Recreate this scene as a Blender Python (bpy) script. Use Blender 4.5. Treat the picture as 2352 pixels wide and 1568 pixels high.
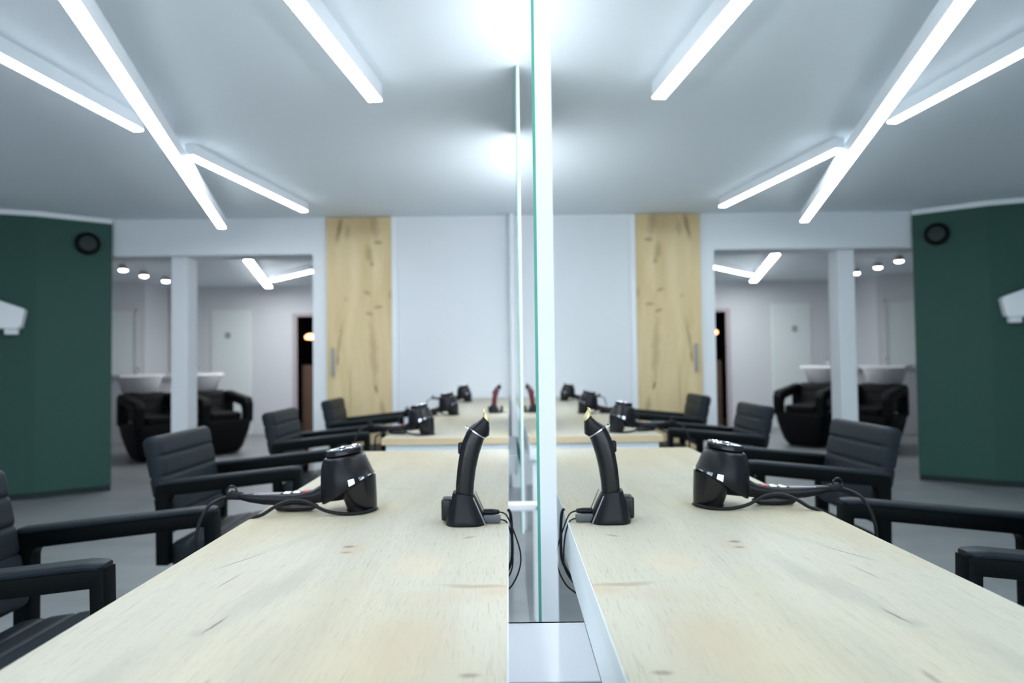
import bpy, bmesh, math, random
from mathutils import Vector, Matrix, Euler
random.seed(4)
S = bpy.context.scene
for o in list(bpy.data.objects): bpy.data.objects.remove(o)
COL = S.collection
R = math.radians
# ------------------------------------------------------------------ camera
HC = 1.17                                   # lens height
cd = bpy.data.cameras.new('camera'); cam = bpy.data.objects.new('camera', cd); COL.objects.link(cam)
cd.sensor_width = 36; cd.lens = 24; cd.clip_start = .01
cam.matrix_world = Matrix.Translation((0, 0, HC)) @ (Matrix.Rotation(R(-.29), 4, 'Z') @ Matrix.Rotation(R(91.68), 4, 'X') @ Matrix.Rotation(R(-.70), 4, 'Z'))
cd.dof.use_dof = True; cd.dof.focus_distance = 1.2; cd.dof.aperture_fstop = 2.8
S.camera = cam
# ------------------------------------------------------------------ world, exposure
w = bpy.data.worlds.new('world'); S.world = w; w.use_nodes = True
w.node_tree.nodes['Background'].inputs[0].default_value = (.75, .88, 1, 1)
w.node_tree.nodes['Background'].inputs[1].default_value = .15
S.view_settings.view_transform = 'Standard'; S.view_settings.look = 'None'
S.view_settings.gamma = 1; S.view_settings.exposure = 1.0
LAMP = 12.0                                 # radiance of the ceiling light diffusers
CEIL = 2.567
BACK_FILL = 60                                 # energy of the fill light added behind the camera
MX = .058                                   # mirror face
# ------------------------------------------------------------------ materials
def mat(name, col, rough=.5, metal=0, spec=.5, emit=None, es=0, coat=0, bump=None, var=None):
    m = bpy.data.materials.new(name); m.use_nodes = True
    nt = m.node_tree; b = nt.nodes['Principled BSDF']
    b.inputs['Base Color'].default_value = (*col, 1); b.inputs['Roughness'].default_value = rough
    b.inputs['Metallic'].default_value = metal; b.inputs['Specular IOR Level'].default_value = spec
    b.inputs['Coat Weight'].default_value = coat
    if emit: b.inputs['Emission Color'].default_value = (*emit, 1); b.inputs['Emission Strength'].default_value = es
    tc = nt.nodes.new('ShaderNodeTexCoord')
    if var:                                 # (scale, amount) slight tone variation
        n = nt.nodes.new('ShaderNodeTexNoise'); n.inputs['Scale'].default_value = var[0]; n.inputs['Detail'].default_value = 4
        nt.links.new(tc.outputs['Object'], n.inputs['Vector'])
        r = nt.nodes.new('ShaderNodeMix'); r.data_type = 'RGBA'
        r.inputs[6].default_value = (*[c*(1-var[1]) for c in col], 1); r.inputs[7].default_value = (*[min(1, c*(1+var[1])) for c in col], 1)
        nt.links.new(n.outputs['Fac'], r.inputs[0]); nt.links.new(r.outputs[2], b.inputs['Base Color'])
    if bump:                                # (scale, strength)
        n = nt.nodes.new('ShaderNodeTexNoise'); n.inputs['Scale'].default_value = bump[0]; n.inputs['Detail'].default_value = 3
        nt.links.new(tc.outputs['Object'], n.inputs['Vector'])
        bp = nt.nodes.new('ShaderNodeBump'); bp.inputs['Strength'].default_value = bump[1]; bp.inputs['Distance'].default_value = .002
        nt.links.new(n.outputs['Fac'], bp.inputs['Height']); nt.links.new(bp.outputs[0], b.inputs['Normal'])
    return m

def wood(name, dark, light, axis, spots, grain=1.0, rough=.45, wob=.03, warm=None):
    """oak veneer: grain along axis; spots = (centre, radii, rotation in the grain plane, colour, strength)"""
    m = bpy.data.materials.new(name); m.use_nodes = True; nt = m.node_tree; L = nt.links.new
    b = nt.nodes['Principled BSDF']; b.inputs['Roughness'].default_value = rough
    tc = nt.nodes.new('ShaderNodeTexCoord'); P = tc.outputs['Object']
    def node(t, **k):
        n = nt.nodes.new(t)
        for a, v in k.items(): setattr(n, a, v)
        return n
    def mapped(sc, src=P, rot=(0, 0, 0), loc=(0, 0, 0), typ='POINT'):
        n = node('ShaderNodeMapping', vector_type=typ); n.inputs['Scale'].default_value = sc; n.inputs['Rotation'].default_value = rot; n.inputs['Location'].default_value = loc
        L(src, n.inputs['Vector']); return n.outputs[0]
    def noise(sc, det=4, dist=0, src=P):
        n = node('ShaderNodeTexNoise'); n.inputs['Scale'].default_value = 1; n.inputs['Detail'].default_value = det; n.inputs['Distortion'].default_value = dist
        L(mapped(sc, src), n.inputs['Vector']); return n
    def vec(al, ac): return tuple(al if i == axis else ac for i in range(3))
    # wobble the coordinates so that grain lines wander
    nz = noise(vec(1.1, 3.5), 2)
    sub = node('ShaderNodeVectorMath', operation='SUBTRACT'); sub.inputs[1].default_value = (.5, .5, .5); L(nz.outputs['Color'], sub.inputs[0])
    sc = node('ShaderNodeVectorMath', operation='SCALE'); sc.inputs['Scale'].default_value = wob*2; L(sub.outputs[0], sc.inputs[0])
    add = node('ShaderNodeVectorMath', operation='ADD'); L(P, add.inputs[0]); L(sc.outputs[0], add.inputs[1]); PW = add.outputs[0]
    def ramp(src, a, b_):
        r = node('ShaderNodeMapRange'); r.inputs[1].default_value = a; r.inputs[2].default_value = b_; r.clamp = True; L(src, r.inputs[0]); return r.outputs[0]
    def mix(fac, c1, c2, blend='MIX'):
        x = node('ShaderNodeMix', data_type='RGBA', blend_type=blend)
        if hasattr(fac, 'links') or hasattr(fac, 'node'): L(fac, x.inputs[0])
        else: x.inputs[0].default_value = fac
        for c, i in ((c1, 6), (c2, 7)):
            if isinstance(c, tuple): x.inputs[i].default_value = (*c, 1)
            else: L(c, x.inputs[i])
        return x.outputs[2]
    broad = noise(vec(.9, 7), 4, .6, PW)
    c = mix(ramp(broad.outputs['Fac'], .32, .68), dark, light)
    if warm:
        bl = noise(vec(1.4, 2.6), 2, 0)
        c = mix(ramp(bl.outputs['Fac'], .45, .7), c, mix(1, c, warm, 'MULTIPLY'))
    mid = noise(vec(5, 120), 5, .2, PW)
    f = ramp(mid.outputs['Fac'], .5, .72)
    ml = node('ShaderNodeMath', operation='MULTIPLY'); L(f, ml.inputs[0]); ml.inputs[1].default_value = .26*grain
    c = mix(ml.outputs[0], c, tuple(v*.72 for v in dark))
    fine = noise(vec(22, 560), 3, 0, PW)
    f = ramp(fine.outputs['Fac'], .56, .70)
    ml = node('ShaderNodeMath', operation='MULTIPLY'); L(f, ml.inputs[0]); ml.inputs[1].default_value = .62*grain
    c = mix(ml.outputs[0], c, tuple(v*.6 for v in dark))
    # blotches, knots, cracks and painted lighting tone
    nz2 = noise((9, 9, 9), 4)
    sub2 = node('ShaderNodeVectorMath', operation='SUBTRACT'); sub2.inputs[1].default_value = (.5, .5, .5); L(nz2.outputs['Color'], sub2.inputs[0])
    for (ctr, rad, rot, colr, st, jit) in spots:
        sc2 = node('ShaderNodeVectorMath', operation='SCALE'); sc2.inputs['Scale'].default_value = jit; L(sub2.outputs[0], sc2.inputs[0])
        ad2 = node('ShaderNodeVectorMath', operation='ADD'); L(P, ad2.inputs[0]); L(sc2.outputs[0], ad2.inputs[1])
        q = mapped(rad, ad2.outputs[0], rot, ctr, 'TEXTURE')
        ln = node('ShaderNodeVectorMath', operation='LENGTH'); L(q, ln.inputs[0])
        r = node('ShaderNodeMapRange', interpolation_type='SMOOTHERSTEP'); r.inputs[1].default_value = 1; r.inputs[2].default_value = .15
        r.inputs[3].default_value = 0; r.inputs[4].default_value = st; L(ln.outputs['Value'], r.inputs[0])
        c = mix(r.outputs[0], c, colr)
    L(c, b.inputs['Base Color'])
    bp = node('ShaderNodeBump'); bp.inputs['Strength'].default_value = .12; bp.inputs['Distance'].default_value = .0006; bp.invert = True
    L(f, bp.inputs['Height']); L(bp.outputs[0], b.inputs['Normal'])
    return m

M = {}
M['ceil'] = mat('ceiling paint', (.80, .87, .93), .9, var=(1.5, .01))
M['white'] = mat('white wall paint', (.80, .83, .86), .85, var=(2, .01))
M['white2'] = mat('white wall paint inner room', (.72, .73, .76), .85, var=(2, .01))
M['board'] = mat('white lacquered board', (.86, .88, .90), .4)
M['apron'] = mat('pale grey white laminate', (.80, .85, .87), .5)
M['traym'] = mat('white powder coated sheet', (.52, .54, .58), .8, spec=.2)
M['wash'] = mat('deep black upholstery', (.005, .006, .007), .6, spec=.15)
M['green'] = mat('dark green paint', (.020, .075, .058), .7, var=(3, .05))
M['plinth'] = mat('dark plinth', (.008, .02, .018), .6)
M['leather'] = mat('black leather', (.012, .0175, .0235), .5, spec=.24, bump=(260, .25), var=(6, .1))
M['frame'] = mat('matt black frame', (.0015, .0028, .0035), .5, spec=.10)
M['plastic'] = mat('glossy black plastic', (.005, .005, .007), .25, spec=.5, coat=.0)
M['plastic2'] = mat('satin black plastic', (.007, .007, .010), .33, spec=.28)
M['rubber'] = mat('black rubber cable', (.006, .006, .008), .5, spec=.3)
M['greyplug'] = mat('grey plug', (.10, .11, .12), .5)
M['chrome'] = mat('chrome', (.78, .78, .82), .12, metal=1)
M['gold'] = mat('gold blade', (.95, .80, .42), .35, metal=.6)
M['red'] = mat('red button', (.65, .05, .04), .35)
M['maroon'] = mat('maroon housing', (.13, .012, .03), .25, coat=.4)
M['mirror'] = mat('mirror silver', (.90, .925, .92), .0, metal=1)
M['edge'] = mat('green glass edge', (.12, .52, .40), .12, spec=.6)
M['edge'].node_tree.nodes['Principled BSDF'].inputs['Transmission Weight'].default_value = .25
M['lamp'] = mat('opal diffuser lit', (.9, .9, .9), .5, emit=(.89, .97, 1.02), es=LAMP)
M['lamp2'] = mat('added opal tube lit', (.9, .9, .9), .5, emit=(.93, .97, 1), es=LAMP*1.05)
M['lampin'] = mat('opal diffuser lit inner room', (.9, .9, .9), .5, emit=(.95, .98, 1), es=22)
M['spot'] = mat('spot lens lit', (.9, .9, .9), .5, emit=(1, .93, .95), es=12)
M['housing'] = mat('white aluminium housing', (.78, .82, .86), .45)
M['ceramic'] = mat('white ceramic', (.80, .79, .82), .2)
M['doorw'] = mat('white door leaf', (.80, .86, .86), .6)
M['doorframe'] = mat('pale door frame', (.50, .44, .47), .7)
M['brown'] = mat('brown wood leaf', (.13, .075, .05), .6, var=(3, .2))
M['dark'] = mat('painted-in room darkness', (.02, .016, .018), .9)  # near-black walls: the room's darkness put into the colour
M['orange'] = mat('orange lamp lit', (.9, .5, .3), .5, emit=(1, .42, .18), es=3)
M['violet'] = mat('violet screen lit', (.3, .2, .5), .5, emit=(.45, .35, .9), es=.6)
M['sign'] = mat('grey sign', (.35, .37, .38), .5)
M['ring'] = mat('grey plastic grille', (.30, .30, .33), .3, metal=.4)
# floor: grey vinyl planks
def floor_mat():
    m = bpy.data.materials.new('grey vinyl floor'); m.use_nodes = True; nt = m.node_tree; L = nt.links.new
    b = nt.nodes['Principled BSDF']; b.inputs['Roughness'].default_value = .42; b.inputs['Specular IOR Level'].default_value = .4
    tc = nt.nodes.new('ShaderNodeTexCoord'); mp = nt.nodes.new('ShaderNodeMapping'); mp.inputs['Scale'].default_value = (1.1, 2.6, 1); mp.inputs['Rotation'].default_value = (0, 0, R(20))
    L(tc.outputs['Object'], mp.inputs[0])
    n = nt.nodes.new('ShaderNodeTexNoise'); n.inputs['Scale'].default_value = 1.6; n.inputs['Detail'].default_value = 6; n.inputs['Roughness'].default_value = .6; L(mp.outputs[0], n.inputs[0])
    br = nt.nodes.new('ShaderNodeTexBrick'); br.inputs['Scale'].default_value = 1; br.inputs['Brick Width'].default_value = 1.2; br.inputs['Row Height'].default_value = .6
    br.inputs['Mortar Size'].default_value = .003; br.inputs['Color1'].default_value = (.27, .285, .292, 1); br.inputs['Color2'].default_value = (.25, .266, .275, 1); br.inputs['Mortar'].default_value = (.19, .197, .205, 1)
    L(tc.outputs['Object'], br.inputs[0])
    x = nt.nodes.new('ShaderNodeMix'); x.data_type = 'RGBA'; x.blend_type = 'MULTIPLY'; x.inputs[0].default_value = .6
    cr = nt.nodes.new('ShaderNodeMapRange'); cr.inputs[1].default_value = .3; cr.inputs[2].default_value = .7; cr.inputs[3].default_value = .78; cr.inputs[4].default_value = 1.15
    L(n.outputs['Fac'], cr.inputs[0]); L(br.outputs['Color'], x.inputs[6]); L(cr.outputs[0], x.inputs[7]); L(x.outputs[2], b.inputs['Base Color'])
    return m
M['floor'] = floor_mat()
GR = (.34, .33, .27); BR = (.33, .25, .17); TN = (.50, .40, .29); DK = (.16, .11, .08)
M['counter'] = wood('pale oak worktop', (.45, .42, .335), (.545, .513, .42), 1, [
    ((-.36, 1.03, 0), (.045, .26, 20), (0, 0, R(-9)), GR, .55, .05),
    ((-.43, 1.30, 0), (.02, .16, 20), (0, 0, R(-30)), GR, .30, .05),
    ((-.300, .80, 0), (.03, .15, 20), (0, 0, R(-4)), GR, .25, .05),
    ((-.47, 1.20, 0), (.0032, .085, 20), (0, 0, R(-25)), DK, .75, .012),
    ((-.445, 1.09, 0), (.0030, .065, 20), (0, 0, R(-8)), DK, .6, .012),
    ((-.388, .905, 0), (.0036, .050, 20), (0, 0, R(-8)), DK, 1.0, .020),
    ((-.401, .880, 0), (.018, .022, 20), (0, 0, 0), GR, .5, .01),
    ((-.300, 1.281, 0), (.017, .013, 20), (0, 0, 0), DK, 1.0, .012),
    ((-.296, 1.243, 0), (.014, .011, 20), (0, 0, 0), DK, 1.0, .010),
    ((-.285, 1.26, 0), (.04, .06, 20), (0, 0, 0), TN, .5, .03),
    ((-.05, 1.045, 0), (.085, .014, 20), (0, 0, R(-8)), BR, .70, .04),
    ((-.02, 1.02, 0), (.05, .03, 20), (0, 0, 0), TN, .8, .03),
    ((-.10, 1.00, 0), (.10, .05, 20), (0, 0, 0), TN, .35, .04),
    ((-.08, 1.335, 0), (.022, .010, 20), (0, 0, R(30)), DK, .55, .02),
    ((-.30, 1.85, 0), (.05, .03, 20), (0, 0, 0), GR, .25, .04),
    ((-.15, 1.9, 0), (.04, .03, 20), (0, 0, 0), TN, .45, .04),
    ((-.33, 1.62, 0), (.12, .12, 20), (0, 0, 0), (.62, .53, .33), .5, .05),
    ((-.33, .73, 0), (.006, .03, 20), (0, 0, 0), DK, .5, .02),
    ((-.045, .75, 0), (.018, .010, 20), (0, 0, 0), DK, .6, .02),
    ((-.12, .84, 0), (.09, .13, 20), (0, 0, 0), TN, .55, .05),
    ((-.16, 1.16, 0), (.08, .12, 20), (0, 0, 0), (.60, .50, .36), .5, .05),
    ((-.395, 1.02, 0), (.0022, .14, 20), (0, 0, R(-14)), GR, .7, .02),
    ((-.46, .72, 0), (.03, .2, 20), (0, 0, R(-9)), GR, .4, .04),
    ((-.30, 3.6, 0), (.05, .06, 20), (0, 0, 0), TN, .5, .04),
    ((-.2, 4.3, 0), (.05, .06, 20), (0, 0, 0), TN, .5, .04),
    ], grain=.8, rough=.5, warm=(1, .93, .80))
K2 = (.20, .13, .07); K1 = (.36, .25, .13)
M['panel'] = wood('knotty oak panel', (.68, .51, .26), (.83, .66, .39), 2, [
    ((-1.60, 0, 2.45), (.045, .3, .20), (0, R(8), 0), K2, .75, .06),
    ((-1.52, 0, 2.42), (.035, .3, .12), (0, 0, 0), K1, .5, .06),
    ((-1.27, 0, 2.50), (.07, .3, .22), (0, R(-8), 0), K2, .45, .08),
    ((-1.23, 0, 2.32), (.06, .3, .03), (0, 0, 0), K2, .6, .04),
    ((-1.31, 0, 2.20), (.05, .3, .14), (0, R(-10), 0), K1, .6, .06),
    ((-1.29, 0, 2.11), (.028, .3, .03), (0, 0, 0), K2, .6, .03),
    ((-1.40, 0, 2.50), (.35, .3, .22), (0, 0, 0), (.42, .27, .14), .45, .10),  # broad brown top: effect of the lighting put into the oak colour
    ((-1.34, 0, 1.84), (.055, .3, .025), (0, R(20), 0), K1, .8, .03),
    ((-1.23, 0, 1.70), (.075, .3, .022), (0, R(-6), 0), K1, .8, .03),
    ((-1.32, 0, 1.64), (.055, .3, .025), (0, R(20), 0), K1, .8, .03),
    ((-1.12, 0, 1.82), (.03, .3, .07), (0, 0, 0), K1, .6, .03),
    ((-1.54, 0, 1.78), (.02, .3, .025), (0, 0, 0), K1, .6, .03),
    ((-1.28, 0, 1.25), (.05, .3, .55), (0, R(-4), 0), K1, .45, .08),
    ((-1.60, 0, 1.38), (.022, .3, .28), (0, R(10), 0), K1, .65, .04),
    ((-1.62, 0, 1.20), (.014, .3, .07), (0, R(8), 0), K2, .8, .03),
    ((-1.26, 0, .93), (.018, .3, .06), (0, R(-20), 0), (.10, .07, .03), .85, .02),
    ((-1.20, 0, .72), (.04, .3, .16), (0, 0, 0), K1, .6, .05),
    ((-1.50, 0, .9), (.015, .3, .35), (0, 0, 0), K1, .45, .04),
    ], grain=.6, rough=.5, wob=.05)
M['oakedge'] = wood('oak worktop edge', (.60, .45, .25), (.72, .57, .36), 0, [], grain=.6, rough=.5)

# ------------------------------------------------------------------ mesh helpers
class MB:
    def __init__(s): s.v = []; s.f = []; s.mi = []
    def add(s, vs, fs, mi=0):
        o = len(s.v); s.v += [tuple(v) for v in vs]; s.f += [tuple(i+o for i in f) for f in fs]; s.mi += [mi]*len(fs)
    def box(s, x0, x1, y0, y1, z0, z1, bev=0, mi=0, T=None):
        bm = bmesh.new(); bmesh.ops.create_cube(bm, size=1)
        for v in bm.verts: v.co = Vector(((x0+x1)/2+v.co.x*(x1-x0), (y0+y1)/2+v.co.y*(y1-y0), (z0+z1)/2+v.co.z*(z1-z0)))
        if bev: bmesh.ops.bevel(bm, geom=bm.edges[:], offset=min(bev, .45*min(x1-x0, y1-y0, z1-z0)), segments=3, profile=.6, affect='EDGES')
        s.take(bm, mi, T)
    def take(s, bm, mi=0, T=None):
        if T: bm.transform(T)
        bm.verts.ensure_lookup_table(); bm.verts.index_update()
        s.add([v.co[:] for v in bm.verts], [[v.index for v in f.verts] for f in bm.faces], mi); bm.free()
    def loft(s, rings, mi=0, cap=True, closed=False):
        n = len(rings[0]); vs = [p for r in rings for p in r]; fs = []
        m = len(rings)
        for i in range(m if closed else m-1):
            for j in range(n):
                k = (j+1) % n; i2 = (i+1) % m
                fs.append((i*n+j, i*n+k, i2*n+k, i2*n+j))
        if cap and not closed: fs += [tuple(range(n))[::-1], tuple((m-1)*n+j for j in range(n))]
        s.add(vs, fs, mi)
    def tube(s, pts, r, n=10, mi=0, rs=None):
        pts = [Vector(p) for p in pts]; rings = []
        up = Vector((0, 0, 1)); prev = None
        for i, p in enumerate(pts):
            t = (pts[min(i+1, len(pts)-1)]-pts[max(i-1, 0)]).normalized()
            a = (prev if prev else (up if abs(t.z) < .9 else Vector((1, 0, 0))))
            a = (a-t*a.dot(t)).normalized(); b = t.cross(a); prev = a
            rr = rs[i] if rs else r
            rings.append([p+a*rr*math.cos(q*2*math.pi/n)+b*rr*math.sin(q*2*math.pi/n) for q in range(n)])
        s.loft(rings, mi)
    def lathe(s, prof, n=40, mi=0, T=None, shear=None, cap=True):
        rings = []
        for (r, z) in prof:
            ring = []
            for j in range(n):
                a = 2*math.pi*j/n; p = Vector((r*math.cos(a), r*math.sin(a), z))
                if shear: p = shear(p)
                ring.append((T @ p) if T else p)
            rings.append(ring)
        s.loft(rings, mi, cap)
    def prism(s, poly, y0, y1, bev=0, mi=0, T=None, seg=2):
        """polygon in x,z extruded along y"""
        bm = bmesh.new()
        a = [bm.verts.new((x, y0, z)) for x, z in poly]; b = [bm.verts.new((x, y1, z)) for x, z in poly]
        bm.faces.new(a); bm.faces.new(b[::-1]); n = len(poly)
        for i in range(n): bm.faces.new((a[i], b[i], b[(i+1) % n], a[(i+1) % n]))
        bmesh.ops.recalc_face_normals(bm, faces=bm.faces)
        if bev: bmesh.ops.bevel(bm, geom=bm.edges[:], offset=bev, segments=seg, profile=.6, affect='EDGES')
        s.take(bm, mi, T)
    def build(s, name, mats, parent=None, smooth=True, loc=None):
        me = bpy.data.meshes.new(name); me.from_pydata(s.v, [], s.f); me.update()
        if not isinstance(mats, (list, tuple)): mats = [mats]
        for m in mats: me.materials.append(m)
        me.polygons.foreach_set('material_index', s.mi)
        bm = bmesh.new(); bm.from_mesh(me); bmesh.ops.recalc_face_normals(bm, faces=bm.faces)
        for f in bm.faces: f.smooth = smooth
        bm.to_mesh(me); bm.free()
        if smooth:
            try: me.set_sharp_from_angle(angle=R(38))
            except Exception: pass
        o = bpy.data.objects.new(name, me); COL.objects.link(o)
        if parent: o.parent = parent
        if loc: o.location = loc
        return o
def tag(o, label, cat, group=None, kind=None):
    o['label'] = label; o['category'] = cat
    if group: o['group'] = group
    if kind: o['kind'] = kind
    return o
def thing(name, label, cat, loc=(0, 0, 0), rz=0, group=None):
    o = bpy.data.objects.new(name, None); COL.objects.link(o); o.empty_display_size = .1
    o.location = loc; o.rotation_euler = (0, 0, rz); return tag(o, label, cat, group)
def copy_tree(o, parent=None):
    c = o.copy(); COL.objects.link(c); c.parent = parent
    for ch in [q for q in bpy.data.objects if q.parent == o]: copy_tree(ch, c)
    return c
def smooth_path(pts, k=6):
    P = [Vector(p) for p in pts]; out = []
    for i in range(len(P)-1):
        p0, p1, p2, p3 = P[max(i-1, 0)], P[i], P[i+1], P[min(i+2, len(P)-1)]
        for j in range(k):
            t = j/k
            out.append(.5*((2*p1)+(-p0+p2)*t+(2*p0-5*p1+4*p2-p3)*t*t+(-p0+3*p1-3*p2+p3)*t**3))
    out.append(P[-1]); return out
def rr(w, h, r, k=4):
    """rounded rectangle outline"""
    r = min(r, w/2-1e-4, h/2-1e-4); pts = []
    for cx, cy, a0 in ((w/2-r, h/2-r, 0), (-w/2+r, h/2-r, 90), (-w/2+r, -h/2+r, 180), (w/2-r, -h/2+r, 270)):
        for j in range(k+1):
            a = R(a0+90*j/k); pts.append((cx+r*math.cos(a), cy+r*math.sin(a)))
    return pts
def struct(name, mb, m, label, cat, smooth=False):
    return tag(mb.build(name, m, smooth=smooth), label, cat, kind='structure')

# ------------------------------------------------------------------ room shell
WY = 6.5                                    # face of the far wall
b = MB(); b.box(-8, 3.6, -3.2, 15, -.1, 0); struct('floor', b, M['floor'], 'grey vinyl floor with faint mottling', 'floor')
b = MB(); b.box(-6.5, 3.6, -3.2, WY+.33, CEIL, CEIL+.1); struct('ceiling', b, M['ceil'], 'pale blue white ceiling of the salon', 'ceiling')
b = MB(); b.box(-8.2, -1.0, WY+.33, 15, 2.50, 2.60); struct('ceiling', b, M['ceil'], 'dim ceiling of the room beyond the opening', 'ceiling')
b = MB(); b.box(-1.86, 3.6, WY, WY+.33, 0, CEIL); b.box(-6.5, -1.86, WY, WY+.33, 2.218, CEIL)
struct('wall_back', b, M['white'], 'white far wall with the wide opening at its left', 'wall')
b = MB(); b.box(-1.105, -1.052, WY-.03, WY, 0, CEIL-.002, .004); struct('trim_1', b, M['board'], 'narrow white upright strip right of the oak panel', 'trim')
b = MB(); b.box(.02, .10, WY-.12, WY, 0, CEIL-.002); struct('trim_2', b, M['white'], 'shallow white pilaster on the far wall behind the mirrors', 'trim')
b = MB(); b.box(-1.052, .02, WY-.012, WY, 2.545, CEIL-.002, 0); struct('trim_3', b, M['board'], 'thin white cornice strip along the top of the far wall', 'trim')
b = MB(); b.box(3.5, 3.6, -3.2, WY, 0, CEIL); struct('wall_right', b, M['white'], 'white side wall behind the mirrors', 'wall')
b = MB(); b.box(-6.5, -4.6, -3.3, -3.2, 0, CEIL); b.box(2.6, 3.6, -3.3, -3.2, 0, CEIL); b.box(-4.6, 2.6, -3.3, -3.2, 0, .5); b.box(-4.6, 2.6, -3.3, -3.2, 2.3, CEIL)
struct('wall_front', b, M['white'], 'white wall behind the camera with an opening added for fill light', 'wall')
wn = bpy.data.lights.new('back_fill_light', 'AREA'); wn.shape = 'RECTANGLE'; wn.size = 7.0; wn.size_y = 1.7; wn.energy = BACK_FILL; wn.color = (.74, .88, 1)  # area light added out of view to brighten walls, ceiling and board edge
wo = bpy.data.objects.new('back_fill_light', wn); COL.objects.link(wo); wo.location = (-1, -3.25, 1.4); wo.rotation_euler = (R(90), 0, 0)
b = MB(); b.box(-6.6, -6.5, -3.3, WY+.33, 0, CEIL); struct('wall_left', b, M['white'], 'white outer side wall behind the green partition', 'wall')
# green partition: three facets
gp = [(-3.745, 6.46), (-4.21, 6.09), (-4.46, 5.985), (-6.4, 5.25)]
def facet_prism(b, pts, th, z0, z1, off=0):
    n = len(pts); fr = []; bk = []
    for i, (x, y) in enumerate(pts):
        d = Vector((pts[min(i+1, n-1)][0]-pts[max(i-1, 0)][0], pts[min(i+1, n-1)][1]-pts[max(i-1, 0)][1])).normalized()
        nrm = Vector((-d.y, d.x))                 # to the front (towards the camera)
        if nrm.y > 0: nrm = -nrm
        fr.append((x+nrm.x*off, y+nrm.y*off)); bk.append((x-nrm.x*th, y-nrm.y*th))
    poly = fr+bk[::-1]
    vs = [(x, y, z0) for x, y in poly]+[(x, y, z1) for x, y in poly]; m = len(poly)
    fs = [(i, (i+1) % m, (i+1) % m+m, i+m) for i in range(m)]
    for z in (0, m):
        for i in range(n-1): fs.append((z+i, z+i+1, z+m-2-i, z+m-1-i))
    b.add(vs, fs)
b = MB(); facet_prism(b, gp, .12, .06, 2.52); struct('wall_green', b, M['green'], 'dark green faceted partition wall at the left', 'wall')
b = MB(); facet_prism(b, gp, .12, 2.521, CEIL-.002, -.004); struct('trim_4', b, M['board'], 'thin white cornice strip above the green partition', 'trim')
b = MB(); facet_prism(b, gp, .10, 0, .06, -.03); struct('baseboard_green', b, M['plinth'], 'recessed dark plinth under the green partition', 'baseboard')
# square column in the opening
b = MB(); b.box(-3.245, -3.09, 6.58, 6.79, 0, 2.218, .003); struct('column', b, M['white'], 'square white column standing in the opening', 'column')
# room beyond
IY = 11.6
b = MB()
b.box(-8.2, -5.03, IY, IY+.1, 0, 2.5); b.box(-5.03, -4.366, IY, IY+.1, 2.10, 2.5); b.box(-4.366, -3.58, IY, IY+.1, 0, 2.5)
b.box(-3.58, -2.7, IY, IY+.1, 1.975, 2.5); b.box(-2.7, -1, IY, IY+.1, 0, 2.5)
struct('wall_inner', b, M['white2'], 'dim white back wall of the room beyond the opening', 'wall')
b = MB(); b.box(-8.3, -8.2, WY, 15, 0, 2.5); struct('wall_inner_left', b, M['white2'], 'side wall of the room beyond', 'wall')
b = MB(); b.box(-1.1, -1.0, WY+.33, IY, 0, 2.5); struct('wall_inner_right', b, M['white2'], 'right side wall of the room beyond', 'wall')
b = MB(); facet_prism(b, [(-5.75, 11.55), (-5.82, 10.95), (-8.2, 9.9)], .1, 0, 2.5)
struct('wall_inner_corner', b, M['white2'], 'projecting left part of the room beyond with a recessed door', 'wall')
b = MB()
for x0, x1, y0, y1, z0, z1 in ((-6.62, -6.57, 10.6, 10.6, 0, 0),): pass
def on_line(p, q, t): return (p[0]+(q[0]-p[0])*t, p[1]+(q[1]-p[1])*t)
pa, pb = (-5.82, 10.95), (-8.2, 9.9)
dd = (Vector(pb)-Vector(pa)).normalized(); nn = Vector((dd.y, -dd.x)); nn = nn if nn.y < 0 else -nn
def onwall(b, s0, s1, z0, z1, th):
    c = [Vector(pa)+dd*s0, Vector(pa)+dd*s1]; vs = []
    for z in (z0, z1):
        for q in (c[0]-nn*.01, c[1]-nn*.01, c[1]+nn*th, c[0]+nn*th): vs.append((q.x, q.y, z))
    b.add(vs, [(0, 1, 2, 3), (4, 5, 6, 7), (0, 1, 5, 4), (1, 2, 6, 5), (2, 3, 7, 6), (3, 0, 4, 7)])
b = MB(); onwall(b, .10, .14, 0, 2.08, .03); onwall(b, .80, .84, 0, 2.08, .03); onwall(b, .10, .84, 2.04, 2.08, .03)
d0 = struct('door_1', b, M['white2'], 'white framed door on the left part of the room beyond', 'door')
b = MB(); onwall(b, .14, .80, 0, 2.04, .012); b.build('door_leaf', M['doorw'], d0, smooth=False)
b = MB(); b.box(-5.03, -4.366, IY-.02, IY+.03, 0, 2.10, .004)
d1 = struct('door_2', b, M['doorw'], 'white door with a small grey sign in the far room', 'door')
b = MB(); b.box(-4.80, -4.71, IY-.026, IY-.02, 1.62, 1.72, .002); o = b.build('door_sign', M['sign'], d1); o['label'] = 'small grey sign'
b = MB(); b.tube([(-4.97, IY-.02, 1.02), (-4.97, IY-.06, 1.02), (-4.86, IY-.06, 1.02)], .009); b.build('door_handle', M['chrome'], d1)
b = MB(); b.box(-3.66, -3.58, IY-.03, IY+.1, 0, 2.03); b.box(-3.58, -2.62, IY-.03, IY+.1, 1.975, 2.03); b.box(-2.70, -2.62, IY-.03, IY+.1, 0, 1.975)
d2 = struct('door_3', b, M['doorframe'], 'open doorway with a pinkish frame and a dark room behind', 'door')
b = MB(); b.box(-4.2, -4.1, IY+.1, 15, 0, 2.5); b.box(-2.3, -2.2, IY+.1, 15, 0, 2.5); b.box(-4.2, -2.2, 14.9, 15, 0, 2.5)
struct('wall_dark_room', b, M['dark'], 'walls of the room behind the open doorway, its darkness put into their colour', 'wall')
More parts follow.
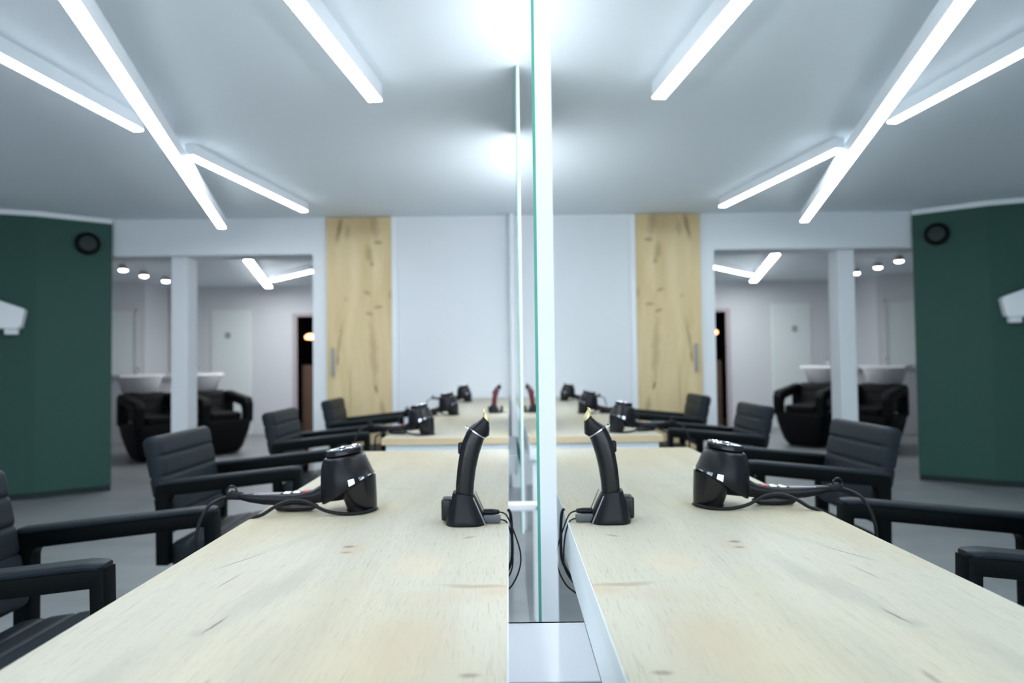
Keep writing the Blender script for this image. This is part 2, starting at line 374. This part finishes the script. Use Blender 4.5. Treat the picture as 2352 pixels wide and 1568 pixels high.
b = MB(); b.box(-3.58, -3.05, IY+.25, IY+.30, 0, 1.15, .01); tag(b.build('low_cabinet', M['brown']), 'brown wooden cabinet front standing inside the dark doorway', 'cabinet')
lp = thing('pendant_lamp', 'small orange glowing lamp hanging in the dark doorway', 'lamp', (-3.49, 12.1, 0))
b = MB(); b.lathe([(.0, 1.60), (.10, 1.61), (.115, 1.66), (.06, 1.70), (.0, 1.705)], 24); b.build('lamp_shade', M['orange'], lp)
b = MB(); b.tube([(0, 0, 1.70), (0, 0, 2.5)], .006, 8); b.build('cable', M['frame'], lp)
b = MB(); b.box(-3.42, -3.28, 12.6, 12.62, 1.28, 1.62, .006); b.box(-3.37, -3.33, 12.62, 12.66, 1.15, 1.5)
b.box(-3.45, -3.25, 12.55, 12.7, 1.12, 1.15); 
sc_ = tag(b.build('wall_screen', M['violet']), 'faint violet screen deep inside the dark doorway', 'screen')
b = MB(); b.box(-3.50, -3.20, 12.5, 12.75, 0, 1.12, .01); tag(b.build('stand', M['brown']), 'dark wooden stand under the violet screen', 'stand')

# oak door panel on the far wall
op = thing('oak_panel_door', 'tall knotty oak panel door on the far wall', 'panel', (0, WY, 0))
b = MB(); b.box(-1.722, -1.107, -.028, 0, .02, 2.560, .002); p_ = b.build('door_leaf', M['panel'], op)
b = MB(); b.box(-1.672, -1.648, -.052, -.044, 1.05, 1.32, .002); b.box(-1.665, -1.655, -.046, -.028, 1.08, 1.10); b.box(-1.665, -1.655, -.046, -.028, 1.27, 1.29)
b.build('door_handle', M['ring'], op)

# ------------------------------------------------------------------ linear ceiling lights
def linear_light(name, label, p0, p1, zc, lampm, wd=.066, hz=.075, dz=.014, group=None, hang=False):
    a = Vector((*p0, 0)); c = Vector((*p1, 0)); d = c-a; ln = d.length; ang = math.atan2(d.y, d.x)
    t = thing(name, label, 'light', (a.x, a.y, zc), ang, group)
    b = MB(); b.box(0, ln, -wd/2, wd/2, -hz-dz+.007, 0, .002); b.build('housing', M['housing'], t)
    b = MB(); r = []
    for k, x in enumerate((0, .006, ln-.006, ln)):
        r.append([(.002+x*(ln-.004)/ln, y, -hz-dz+.0045+z) for y, z in rr(wd-.003, .009, .004, 3)])
    b.loft(r); b.build('diffuser', lampm, t)
    if hang:
        for x in (.4, ln*.35, ln*.68, ln-.4):
            b = MB(); b.tube([(x, 0, 0), (x, 0, CEIL-zc)], .0015, 6); b.build('cable', M['housing'], t)
    return t
G = 'straight white line lights on the salon ceiling'
linear_light('ceiling_line_light', 'longest white line light, running from overhead toward the oak panel and crossing the thinner line', (-.623, -.6), (-2.506, 5.975), 2.459, M['lamp'], wd=.064, group=G, hang=True)
linear_light('ceiling_line_light', 'left outer section of the crossing line light, in front of the long line', (-2.33, 1.0), (-2.06, 3.80), CEIL, M['lamp'], wd=.060, hz=.068, group=G)
linear_light('ceiling_line_light', 'section of the crossing line light that points at the oak panel, ending above chairs', (-1.998, 4.28), (-1.75, 5.87), CEIL, M['lamp'], wd=.060, hz=.068, group=G)
linear_light('ceiling_line_light', 'short inner line light nearest the mirrors, ending over the first worktop', (-.98, .4), (-.653, 3.385), CEIL, M['lamp'], wd=.070, group=G)
for (x, y, x2, y2, lb) in ((-3.2, -2.6, -1.2, -1.2, 'added unseen line light on the ceiling behind the camera on the left'), (1.2, -1.5, 1.9, 2.5, 'added unseen line light over the far side of the mirrors, nearer section'),
                           (1.4, 3.2, 1.1, 6.0, 'added unseen line light over the far side of the mirrors, farther section'), (-.6, -2.7, .9, -1.9, 'added unseen line light on the ceiling straight behind the camera')):
    linear_light('ceiling_line_light', lb, (x, y), (x2, y2), CEIL, M['lamp'], group=G)  # unseen line lights, added to brighten the salon
def added_hung_light(label, p0, p1, z):  # unseen tube added to light the ceiling through the mirror gaps
    a = Vector((*p0, 0)); c = Vector((*p1, 0)); d = c-a; ln = d.length
    t = thing('added_line_light', label, 'light', (a.x, a.y, z), math.atan2(d.y, d.x), 'added unseen lights on the far side of the mirrors')
    b = MB(); b.loft([[(x, p, q) for p, q in rr(.11, .09, .04, 5)] for x in (0, ln)]); b.build('diffuser', M['lamp2'], t)
    for x in (.1, ln-.1):
        b = MB(); b.tube([(x, 0, .03), (x, 0, CEIL-z)], .002, 6); b.build('cable', M['chrome'], t)
added_hung_light('unseen suspended tube added behind the mirrors for light, nearer one', (.50, 1.2), (.50, 3.2), 1.98)
added_hung_light('unseen suspended tube added behind the mirrors for light, farther one', (.50, 3.6), (.50, 5.2), 1.98)
G2 = 'line lights in the room beyond the opening'
linear_light('ceiling_line_light', 'steep short line light of the V shaped pair beyond the opening', (-3.103, 8.15), (-3.86, 11.0), 2.50, M['lampin'], wd=.10, group=G2)
linear_light('ceiling_line_light', 'flatter line light of the V shaped pair beyond the opening', (-3.52, 10.16), (-2.60, 9.13), 2.50, M['lampin'], wd=.085, group=G2)
def spot_light(label, x, y):
    t = thing('ceiling_spotlight', label, 'spotlight', (x, y, 2.5), 0, 'round spotlights beyond the opening')
    b = MB(); b.lathe([(.012, -.05), (.012, 0)], 12); b.build('stem', M['housing'], t)
    b = MB(); b.lathe([(.03, -.05), (.048, -.052), (.050, -.115), (.046, -.118)], 24); b.build('housing', M['ring'], t)
    b = MB(); b.lathe([(0, -.136), (.03, -.134), (.049, -.122), (.049, -.085), (.0, -.08)], 24); b.build('lens', M['spot'], t)
    return t
spot_light('round white spotlight beside the top corner of the green wall', -4.853, 8.61)
spot_light('middle one of the three round white spotlights', -4.91, 9.21)
spot_light('round white spotlight next to the square column', -4.913, 9.80)

# speaker and white unit on the green wall
A_, B_, C_ = Vector((-3.745, 6.46)), Vector((-4.21, 6.09)), Vector((-4.46, 5.985))
def wall_frame(p, q, t, z):
    o = p+(q-p)*t; d = (p-q).normalized(); return Matrix.Translation((o.x, o.y, z)) @ Matrix.Rotation(math.atan2(d.y, d.x), 4, 'Z')   # local x along wall to the right, -y outwards
sp = thing('wall_speaker', 'round black speaker high on the green wall', 'speaker'); sp.matrix_world = wall_frame(A_, B_, .34, 2.31)
Tl = Matrix.Rotation(R(90), 4, 'X')
b = MB(); b.lathe([(.102, 0), (.105, .02), (.098, .045), (.090, .050)], 40, T=Tl); b.build('ring', M['frame'], sp)
b = MB(); b.lathe([(.089, .02), (.088, .046), (.05, .054), (.0, .056)], 40, T=Tl); b.build('grille', M['plinth'], sp)
un = thing('wall_unit', 'white slanted unit mounted on the green wall at the photo edge', 'wall unit'); un.matrix_world = wall_frame(B_, C_, .28, 1.67)
b = MB(); b.prism([(-1.1, .33), (-.70, .28), (0, .02), (.02, -.0), (-.008, -.15), (-.03, -.165), (-1.1, -.15)], -.13, 0, .010, seg=3); b.build('housing', M['board'], un)
b = MB(); b.box(-.13, -.035, -.11, -.02, -.215, -.155, .012); b.build('bracket', M['housing'], un)

# ------------------------------------------------------------------ mirrors
def mirror(label, y0, y1, x0, slope, z0, z1):
    t = thing('standing_mirror', label, 'mirror', (x0, y0, z0), math.atan(-slope), 'mirrors in line between the worktops')
    L_ = y1-y0; H = z1-z0; g = .0065; bd = .046
    b = MB(); b.box(g, g+bd, 0, L_, 0, H); b.build('backing_board', M['board'], t, smooth=False)
    b = MB(); v = [(0, 0, 0), (g, 0, 0), (g, L_, 0), (0, L_, 0), (0, 0, H), (g, 0, H), (g, L_, H), (0, L_, H)]
    b.add(v, [(0, 3, 7, 4)], 0); b.add(v, [(0, 1, 5, 4), (3, 2, 6, 7), (0, 1, 2, 3), (4, 5, 6, 7)], 1)
    b.build('mirror_glass', [M['mirror'], M['edge']], t, smooth=False)
    b = MB(); v = [(q[0]+g+bd, q[1], q[2]) for q in v]
    b.add(v, [(1, 2, 6, 5)], 0); b.add(v, [(0, 1, 5, 4), (3, 2, 6, 7), (0, 1, 2, 3), (4, 5, 6, 7)], 1)
    o = b.build('mirror_glass', [M['mirror'], M['edge']], t, smooth=False); o['label'] = 'glass on the far side of the board'
    return t
mirror('nearest tall mirror, its glass filling the right half of the photo', -.6, .858, MX, 0, .40, CEIL-.004)
mirror('second tall mirror with bright white board edge and green glass edge', 1.49, 2.42, MX, -.010, .40, CEIL-.004)
mirror('third tall mirror, seen as a thin pale vertical line', 3.18, 4.15, .047, -.009, .375, CEIL-.004)

# ------------------------------------------------------------------ worktops
CT = HC-.34
def counter(label, y0, y1, group='oak worktops along the mirrors'):
    t = thing('worktop_table', label, 'worktop', (0, 0, 0), 0, group)
    b = MB(); b.box(-.577, -.006, y0, y1, CT-.030, CT, .0015); b.build('tabletop', M['counter'], t)
    b = MB(); b.box(-.5775, -.0055, y0-.0012, y0-.0002, CT-.029, CT-.001); b.build('edge_band', M['oakedge'], t)
    b = MB(); b.box(-.0060, -.0048, y0, y1, CT-.0295, CT-.0012); o = b.build('edge_band', M['apron'], t); o['label'] = 'white rear edge band'
    b = MB(); b.box(-.560, -.008, y0+.012, y1-.012, CT-.107, CT-.0305, .002); b.build('apron', M['apron'], t)
    for yy in (y0+.05, (y0+y1)/2, y1-.07):
        b = MB(); b.box(-.555, -.515, yy-.02, yy+.02, 0, CT-.107, .002); b.build('leg', M['apron'], t)
        b = MB(); b.box(-.06, -.02, yy-.02, yy+.02, 0, CT-.107, .002); b.build('leg', M['apron'], t)
    return t
counter('nearest pale oak worktop, sharp grain, holding the gold tipped trimmer', -.8, 2.655)
counter('farther pale oak worktop reaching the far wall, with three hair dryers', 3.09, WY-.03)
b = MB(); b.box(-.0078, .135, .967, 1.187, HC-.4505, HC-.4475, .001); b.box(-.0078, .135, 1.180, 1.187, HC-.47, HC-.4475, .001)
tag(b.build('cable_tray', M['traym']), 'white metal shelf between nearest worktop and mirrors at bottom of photo', 'tray')
b = MB(); b.box(-.0078, .038, 3.27, 4.1, HC-.54, HC-.447, .003)
tag(b.build('cable_box', M['apron']), 'pale box in the gap beside the farther worktop', 'box')
b = MB(); b.box(-.05, .10, 2.95, 3.0, HC-.645, HC-.61, .008); b.box(-.06, -.02, 2.95, 3.0, 0, HC-.62, .004)
tag(b.build('cross_bar', M['board']), 'pale horizontal bar between the worktops and mirrors', 'bar')

# ------------------------------------------------------------------ chairs
def cushion(b, path, width, thick, ribs, mi=0, rad=.03, gro=.16):
    """sweep a rounded slab along path ((x, z, nx, nz) centreline with thickness direction), seams across"""
    rings = []; n = len(path); k = 8
    for i in range(n-1):
        for j in range(k):
            t = (i+j/k)/(n-1); rings.append(t)
    rings.append(1.0)
    N = max(48, ribs*10); out = []
    def at(t):
        f = t*(n-1); i = min(int(f), n-2); u = f-i
        return [path[i][q]*(1-u)+path[i+1][q]*u for q in range(4)]
    for s_ in range(N+1):
        t = s_/N; x, z, nx, nz = at(t)
        e = min(t, 1-t)*N
        endk = math.sqrt(max(0, 1-(1-min(1, (e+.35)/3.2))**2))
        g = abs((t*ribs) % 1); g = min(g, 1-g)
        gk = 1-gro*math.exp(-(g/.07)**2) if .5/ribs < t < 1-.5/ribs else 1
        th = thick*endk*gk; w_ = width*(1-.06*(1-endk))
        ln = math.hypot(nx, nz); nx /= ln; nz /= ln
        out.append([(x+nx*q, p, z+nz*q) for p, q in rr(w_, max(th, .004), min(rad, th*.45), 4)])
    b.loft(out, mi)
TILT = .10
def make_chair(label, loc, rz=0):
    t = thing('styling_chair', label, 'chair', loc, rz, 'black styling chairs along the worktops')
    az = HC-.43
    def slope(x): return (x-.27)*TILT
    # seat
    b = MB(); zt = .405
    cushion(b, [(-.31, zt-.03-.012, 0, 1), (-.1, zt-.012, 0, 1), (.16, zt+.012, 0, 1), (.255, zt-.002, .4, 1)], .51, .105, 7)
    b.build('seat', M['leather'], t)
    b = MB(); b.box(-.26, .20, -.22, .22, .30, .352, .01); b.build('seat_pan', M['frame'], t)
    # backrest leaning back
    b = MB()
    nx, nz = -1, -.19
    cushion(b, [(-.310, .455, nx, nz), (-.335, .58, nx, nz), (-.362, .72, nx, nz), (-.392, .865, nx, nz)], .515, .085, 5)
    b.build('backrest', M['leather'], t)
    for s_ in (-1, 1):
        y0, y1 = (s_*.282-.024, s_*.282+.024)
        z = lambda x: az-.016+slope(x)
        fb = .335                                           # lower end of posts
        b = MB()
        inner = []
        for q in range(5):                                  # rounded inner corner at the rear post
            a = R(180-90*q/4); inner.append((-.285+.03+.03*math.cos(a)-.0, z(-.25)-.045-.03+.03*math.sin(a)))
        poly = [(.278, fb), (.268, z(.27)), (-.34, z(-.34)), (-.335, fb), (-.285, fb)]+inner+[(.236, z(.236)-.040), (.246, fb)]
        b.prism(poly, y0, y1, .003)
        a_ = b.build('armrest', M['frame'], t)
        b = MB(); rings = []
        for x, k in ((-.335, .6), (-.325, 1), (.0, 1), (.22, 1), (.255, .95), (.266, .6)):
            dz = 0 if x < .24 else -.004
            rings.append([(x, s_*.282+p*k, z(x)+.009+q*k+dz) for p, q in rr(.054, .020, .009, 3)])
        b.loft(rings); b.build('arm_pad', M['leather'], a_)
    b = MB()
    b.lathe([(.04, .05), (.04, .2), (.028, .2), (.028, .305)], 24); b.build('pedestal', M['chrome'], t)
    b = MB(); b.box(-.21, .21, -.21, .21, .0, .018, .008); b.lathe([(.06, .018), (.045, .05)], 24); b.build('base_plate', M['chrome'], t)
    b = MB(); b.tube([(.03, .0, .23), (.16, .12, .22), (.24, .16, .24)], .007, 8); b.build('pump_lever', M['chrome'], t)
    return t
chair = make_chair('nearest black styling chair, cut off by the left edge of the photo', (-1.165, 1.826, 0))
def chair_copy(label, loc, rz=0):
    c = copy_tree(chair); c['label'] = label; c.location = loc; c.rotation_euler = (0, 0, rz); return c
chair_copy('second black styling chair, whole back visible behind the nearest hair dryer', (-1.15, 3.19, 0))
chair_copy('third black styling chair, its back in front of the open doorway', (-1.15, 4.60, 0))
chair_copy('farthest black styling chair, its back in front of the oak panel', (-1.14, 5.93, 0))

# ------------------------------------------------------------------ trimmer on charging stand
def make_trimmer(label, loc, rz=0, body=None, sc=1.0, blade=True):
    body = body or M['plastic']
    t = thing('hair_trimmer', label, 'trimmer', loc, rz, 'hair trimmers on charging stands'); t.scale = (sc,)*3
    secs = [((-.0225, .050), (.0150, .048), .036), ((-.0205, .086), (.0175, .084), .040), ((-.0170, .118), (.0220, .115), .042),
            ((-.0125, .146), (.0285, .143), .043), ((-.0060, .173), (.0350, .163), .043), ((.0035, .1935), (.0395, .1755), .042), ((.0088, .2018), (.0415, .1790), .041)]
    def ring(L_, R_, d):
        c = Vector(((L_[0]+R_[0])/2, (L_[1]+R_[1])/2)); u = Vector((R_[0]-L_[0], R_[1]-L_[1])); wd = u.length; u.normalize()
        return [(c.x+u.x*p, q, c.y+u.y*p) for p, q in rr(wd, d, min(wd, d)*.38, 5)]
    def interp(secs, k=4):
        out = []
        for i in range(len(secs)-1):
            for j in range(k):
                u = j/k; a, c = secs[i], secs[i+1]
                out.append(((a[0][0]*(1-u)+c[0][0]*u, a[0][1]*(1-u)+c[0][1]*u), (a[1][0]*(1-u)+c[1][0]*u, a[1][1]*(1-u)+c[1][1]*u), a[2]*(1-u)+c[2]*u))
        out.append(secs[-1]); return out
    b = MB(); b.loft([ring(*s) for s in interp(secs)]); bd = b.build('body', body, t)
    b = MB(); b.loft([ring((.0078, .2005), (.0412, .1778), .0425), ring((.0088, .2028), (.0422, .1802), .0425)]); b.build('seam_ring', M['chrome'], bd)
    hs = [((.010, .2030), (.0425, .1795), .038), ((.0165, .2075), (.0505, .1845), .040), ((.026, .213), (.0512, .197), .040), ((.034, .2195), (.0505, .2095), .040), ((.0395, .2255), (.0500, .2170), .038)]
    b = MB(); b.loft([ring(*s) for s in hs]); hd = b.build('head', M['plastic2'], t)
    b = MB(); b.loft([ring((.0385, .2265), (.0508, .2130), .040), ring((.0392, .2380), (.0512, .2195), .040)]); o = b.build('blade', M['gold'] if blade else M['chrome'], t)
    b = MB()
    for k in range(15): b.box(.0395, .0420, -.0185+k*.0026-.0007, -.0185+k*.0026+.0007, .2345, .2395, 0)
    b.build('blade_teeth', M['gold'] if blade else M['chrome'], o)
    b = MB(); b.box(-.0155, -.004, -.010, .010, .146, .170, .004, T=Matrix.Translation((.0, 0, 0))); b.build('power_switch', M['plastic2'], t)
    b = MB(); b.tube([(.0075, -.0215, .199), (.0005, -.0215, .204), (.003, -.015, .206)], .002, 8); b.build('taper_lever', M['chrome'], t)
    # stand
    b = MB()
    outer = [((-.0425, 0), (.0425, 0), .078), ((-.0430, .004), (.0430, .004), .080), ((-.0345, .040), (.0290, .038), .064), ((-.0270, .0665), (.0175, .0600), .052)]
    b.loft([ring(*s) for s in interp(outer, 3)]); st = b.build('charging_stand', M['plastic2'], t)
    b = MB()
    b.prism([(.0445, .002), (.0185, .0605), (.0165, .0605), (.0415, .002)], -.0405, -.0365, .0006); b.build('ridge', M['ring'], st)
    b = MB(); b.prism([(.0445, .002), (.0185, .0605), (.0165, .0605), (.0415, .002)], .0365, .0405, .0006); b.build('ridge', M['ring'], st)
    b = MB(); b.box(-.053, -.030, .0, .040, .004, .050, .006); b.build('comb_holder', M['plastic'], t)
    return t
tr = make_trimmer('black trimmer with gold blade standing on the nearest worktop', (-.094, 1.455, CT))
b = MB(); pl = MB()
pl.loft([[(x, .012+p*k, .020+q*k) for p, q in rr(.016, .012, .005, 3)] for x, k in ((.036, 1), (.055, 1), (.066, .8), (.070, .6))]); 
o = pl.build('plug', M['plastic2'], tr)
pl = MB(); pl.loft([[(x, -.006+p*k, .0095+q*k) for p, q in rr(.018, .014, .003, 3)] for x, k in ((.036, 1), (.070, 1), (.073, .9))]); pl.build('plug', M['greyplug'], tr)
b.tube(smooth_path([(.069, .012, .020), (.084, .010, .014), (.097, .006, -.012), (.113, .002, -.060), (.112, 0, -.095), (.096, -.002, -.130), (.074, 0, -.150)]), .0017, 8); b.build('cord', M['rubber'], tr)
b = MB(); b.tube(smooth_path([(.072, -.006, .008), (.085, -.004, .002), (.0935, .0, -.022), (.0975, .01, -.06), (.0950, .02, -.105), (.074, .02, -.14)]), .0017, 8); b.build('cord', M['rubber'], tr)
b = MB(); b.tube(smooth_path([(.088, .11, .004), (.094, .11, -.01), (.0965, .11, -.06), (.0945, .10, -.11), (.074, .1, -.15)]), .0035, 8); b.build('cord', M['rubber'], tr)
tr2 = make_trimmer('maroon and black trimmer standing on the farther worktop', (-.098, 4.55, CT), R(-6), M['maroon'], .86, False)
b = MB(); b.box(.046, .066, -.02, .02, .0, .055, .006); b.box(.03, .05, -.018, .018, 0, .015, .004); b.build('spare_holder', M['plastic'], tr2)
b = MB(); b.tube(smooth_path([(.05, 0, .006), (.09, 0, .004), (.112, 0, -.02), (.12, 0, -.1), (.12, 0, -.25)]), .0022, 8); b.build('cord', M['rubber'], tr2)

# ------------------------------------------------------------------ hair dryers
def make_dryer(label, loc, rz=0, sc=1.0):
    t = thing('hair_dryer', label, 'hair dryer', loc, rz, 'black hair dryers on the worktops'); t.scale = (sc,)*3
    T = Matrix.Rotation(R(-15), 4, 'Y')                       # barrel leans to the handle side
    sh = lambda k: (lambda p: Vector((p.x, p.y, p.z+k*p.x)))
    # nozzle standing on the worktop, bottom cut level
    b = MB()
    rings = []
    for s_ in range(11):
        u = s_/10; r = .0325+.014*u**.8; h = .080*u
        rings.append([(.008-.20*h+r*math.cos(a), r*math.sin(a), h) for a in [2*math.pi*j/40 for j in range(40)]])
    b.loft(rings); b.build('nozzle', M['plastic'], t)
    b = MB(); b.lathe([(.0345, 0), (.0365, .0015), (.0345, .004)], 40, T=Matrix.Translation((.008, 0, 0))); b.build('nozzle_rim', M['rubber'], t)
    # shell, its lower rim slanting up to the far side from the handle
    b = MB(); rings = []
    prof = [(.055, .050, .62), (.0598, .052, .60), (.0612, .060, .46), (.0605, .074, .22), (.0580, .092, .08), (.0530, .110, .05), (.0490, .120, .08), (.0455, .126, .13), (.042, .1275, .15)]
    cx = lambda z: -.0165-.135*z
    for r, z, k in prof:
        rings.append([(cx(z)+r*math.cos(a), r*math.sin(a), z+k*r*math.cos(a)) for a in [2*math.pi*j/48 for j in range(48)]])
    b.loft(rings); shl = b.build('housing', M['plastic2'], t)
    # chrome vents along the slanting rim
    for a0 in (-78, -56, -34, -12, 10):
        b = MB(); rg = []
        for z, k, r in ((.050, .50, .0572), (.066, .28, .0580)):
            for da in ():
                pass
        def P(a, z, k, r): a = R(a); return (cx(z)+r*math.cos(a), r*math.sin(a), z+k*r*math.cos(a))
        q = [P(a0, .058, .50, .0600), P(a0+12, .058, .50, .0600), P(a0+12, .076, .20, .0592), P(a0, .076, .20, .0592)]
        q2 = [P(a0, .058, .50, .0620), P(a0+12, .058, .50, .0620), P(a0+12, .076, .20, .0610), P(a0, .076, .20, .0610)]
        b.loft([q, q2]); b.build('chrome_vent', M['chrome'], shl)
    # rear grille ring on top
    b = MB(); rings = []
    for r, z in ((.0385, .128), (.0415, .131), (.0415, .139), (.0395, .143), (.0355, .1435), (.034, .139)):
        rings.append([(cx(z)+r*math.cos(a), r*math.sin(a), z+.18*r*math.cos(a)) for a in [2*math.pi*j/48 for j in range(48)]])
    b.loft(rings); gr_ = b.build('rear_grille', M['plastic'], t)
    b = MB()
    for k in range(16):
        a = 2*math.pi*k/16; r0, r1 = .012, .037; c, s_ = math.cos(a), math.sin(a)
        pts = [(cx(.142)+r*c, r*s_, .1425+.18*r*c) for r in (r0, r1)]
        b.tube(pts, .0013, 6)
    b.lathe([(.0345, .1425), (.0385, .145), (.0395, .1425)], 48, shear=lambda p: Vector((cx(.142)+p.x, p.y, p.z+.18*p.x)), cap=False)
    b.build('grille_ribs', M['chrome'], gr_)
    # handle
    b = MB(); rings = []
    hp = [(-.028, .058, .066, .044), (-.062, .050, .058, .040), (-.084, .040, .042, .036), (-.105, .0335, .032, .034), (-.140, .0295, .030, .034), (-.175, .0285, .029, .033), (-.215, .0300, .027, .030), (-.250, .0335, .021, .026), (-.272, .0360, .014, .018), (-.280, .0365, .009, .011)]
    for x, z, h, d in hp: rings.append([(x, p, z+q) for p, q in rr(d, h, min(h, d)*.42, 4)])
    b.loft(rings); hd = b.build('handle', M['plastic2'], t)
    b = MB(); b.loft([[(x, p*k, .0105+q*k) for p, q in rr(.03, .02, .009, 4)] for x, k in ((-.195, .3), (-.185, .85), (-.15, 1.0), (-.11, .9), (-.095, .35))]); b.build('handle_grip', M['plastic'], hd)
    for nm, x0, x1, z, m, lb in (('button', -.128, -.106, .0475, 'red', 'red button'), ('switch', -.150, -.133, .0465, 'chrome', None), ('switch', -.172, -.155, .0450, 'chrome', None), ('trim_strip', -.240, -.178, .0430, 'ring', None), ('trim_strip', -.102, -.084, .0505, 'chrome', None)):
        b = MB(); b.box(x0, x1, -.010, .010, z-.006, z, .002); o = b.build(nm, M[m], hd)
        if lb: o['label'] = lb
    b = MB()
    rg = [Vector((-.291+.0105*math.cos(a), -.002, .050+.0105*math.sin(a))) for a in [2*math.pi*k/24 for k in range(24)]]
    rings = []
    for k, p in enumerate(rg):
        d = (p-Vector((-.291, -.002, .050))).normalized()
        rings.append([p+d*.0026*math.cos(q)+Vector((0, 1, 0))*.0026*math.sin(q) for q in [2*math.pi*j/8 for j in range(8)]])
    b.loft(rings, closed=True); b.build('hanging_loop', M['plastic'], hd)
    b = MB(); b.loft([[(x, p*k, z+q*k) for p, q in rr(.016, .022, .007, 4)] for x, z, k in ((-.302, .036, .7), (-.292, .040, 1), (-.276, .038, .9), (-.262, .036, .7))]); b.build('strain_relief', M['rubber'], hd)
    return t
D1 = (-.352, 1.60, CT)
dr = make_dryer('nearest black hair dryer standing on its nozzle, handle over the worktop edge', D1, R(2))
cord_a = MB(); cord_a.tube(smooth_path([(-.300, 0, .036), (-.318, -.01, .031), (-.335, -.03, .018), (-.347, -.05, -.02), (-.352, -.055, -.08), (-.352, -.05, -.25), (-.34, -.04, -.5)]), .0042, 8); cord_a.build('cord', M['rubber'], dr)
cord_b = MB(); cord_b.tube(smooth_path([(.040, -.020, .005), (.015, -.052, .004), (-.025, -.060, .0045), (-.065, -.058, .012), (-.105, -.052, .030), (-.140, -.050, .034), (-.170, -.056, .026), (-.200, -.062, .008), (-.220, -.068, .001), (-.232, -.072, -.02), (-.236, -.07, -.15)]), .0040, 8); cord_b.build('cord', M['rubber'], dr)
base_parts = [dr]
def dryer_copy(label, loc, rz, sc=1.0, flat=0):
    c = copy_tree(dr); c['label'] = label; c.location = loc; c.rotation_euler = (0, 0, rz); c.scale = (sc,)*3; return c
dryer_copy('second black hair dryer near the front of the farther worktop', (-.395, 3.24, CT), R(-14), .98)
dryer_copy('third black hair dryer midway along the farther worktop', (-.368, 4.42, CT), R(14))
dryer_copy('farthest small black hair dryer, silhouetted against the white wall', (-.36, 5.85, CT), R(8))

# ------------------------------------------------------------------ backwash units beyond the opening
def make_wash(label, loc, rz):
    t = thing('backwash_chair', label, 'wash chair', loc, rz, 'black backwash chairs beyond the opening')
    # local: x = right, -y = towards the sitter's feet
    b = MB(); rings = []
    for z, wd, dp, yo in ((.02, .42, .52, 0), (.10, .50, .62, 0), (.30, .60, .74, 0), (.42, .64, .78, 0), (.45, .62, .76, 0)):
        rings.append([(p, q+yo, z) for p, q in rr(wd, dp, .10, 5)])
    b.loft(rings); b.build('base', M['wash'], t)
    b = MB(); b.loft([[(p*k, q*k-.05, z) for p, q in rr(.42, .56, .08, 5)] for z, k in ((.44, .95), (.50, 1), (.54, .97), (.55, .85))]); b.build('seat', M['wash'], t)
    b = MB(); cushion(b, [(.26, .48, 1, .25), (.33, .66, 1, .25), (.38, .82, 1, .3)], .50, .12, 3)
    o = b.build('backrest', M['wash'], t); o.rotation_euler = (0, 0, R(90))
    for s_ in (-1, 1):
        b = MB()
        b.prism([(-.36, .42), (-.37, .66), (-.32, .74), (.30, .82), (.37, .76), (.37, .42), (.25, .42), (.25, .66), (.20, .69), (-.20, .63), (-.24, .58), (-.24, .42)], -.055, .055, .018, seg=3, T=Matrix.Translation((s_*.275, 0, 0)) @ Matrix.Rotation(R(90), 4, 'Z'))
        b.build('armrest', M['wash'], t)
    b = MB()
    prof = [(.05, .74), (.13, .76), (.21, .84), (.25, .97), (.27, 1.03), (.255, 1.035), (.23, .98), (.19, .87), (.11, .80), (.0, .79)]
    b.lathe(prof, 40, T=Matrix.Translation((0, .56, 0))); b.box(-.28, .28, .44, .76, 1.015, 1.055, .012); b.build('basin', M['ceramic'], t)
    b = MB(); b.loft([[(p, q+.62, z) for p, q in rr(w_, w_, .05, 4)] for z, w_ in ((0, .22), (.6, .20), (.82, .30))]); b.build('basin_pedestal', M['ceramic'], t)
    b = MB(); b.tube(smooth_path([(0, .72, 1.04), (0, .72, 1.12), (0, .66, 1.15), (0, .60, 1.10)]), .010, 8); b.build('tap', M['chrome'], t)
    return t
wc = make_wash('black backwash chair beside the green wall, left of the square column', (-4.45, 8.6, 0), R(45))
for lb, x, y in (('black backwash chair right of the square column, in front of the white door', -3.90, 9.16),):
    c = copy_tree(wc); c['label'] = lb; c.location = (x, y, 0); c.rotation_euler = (0, 0, R(45))
b = MB(); b.box(-6.2, -4.95, 10.25, 10.55, .98, 1.05, .01); b.box(-6.1, -5.0, 10.3, 10.5, 0, .98, .01)
tag(b.build('shelf_unit', M['ceramic']), 'white low unit behind the backwash chairs', 'shelf')
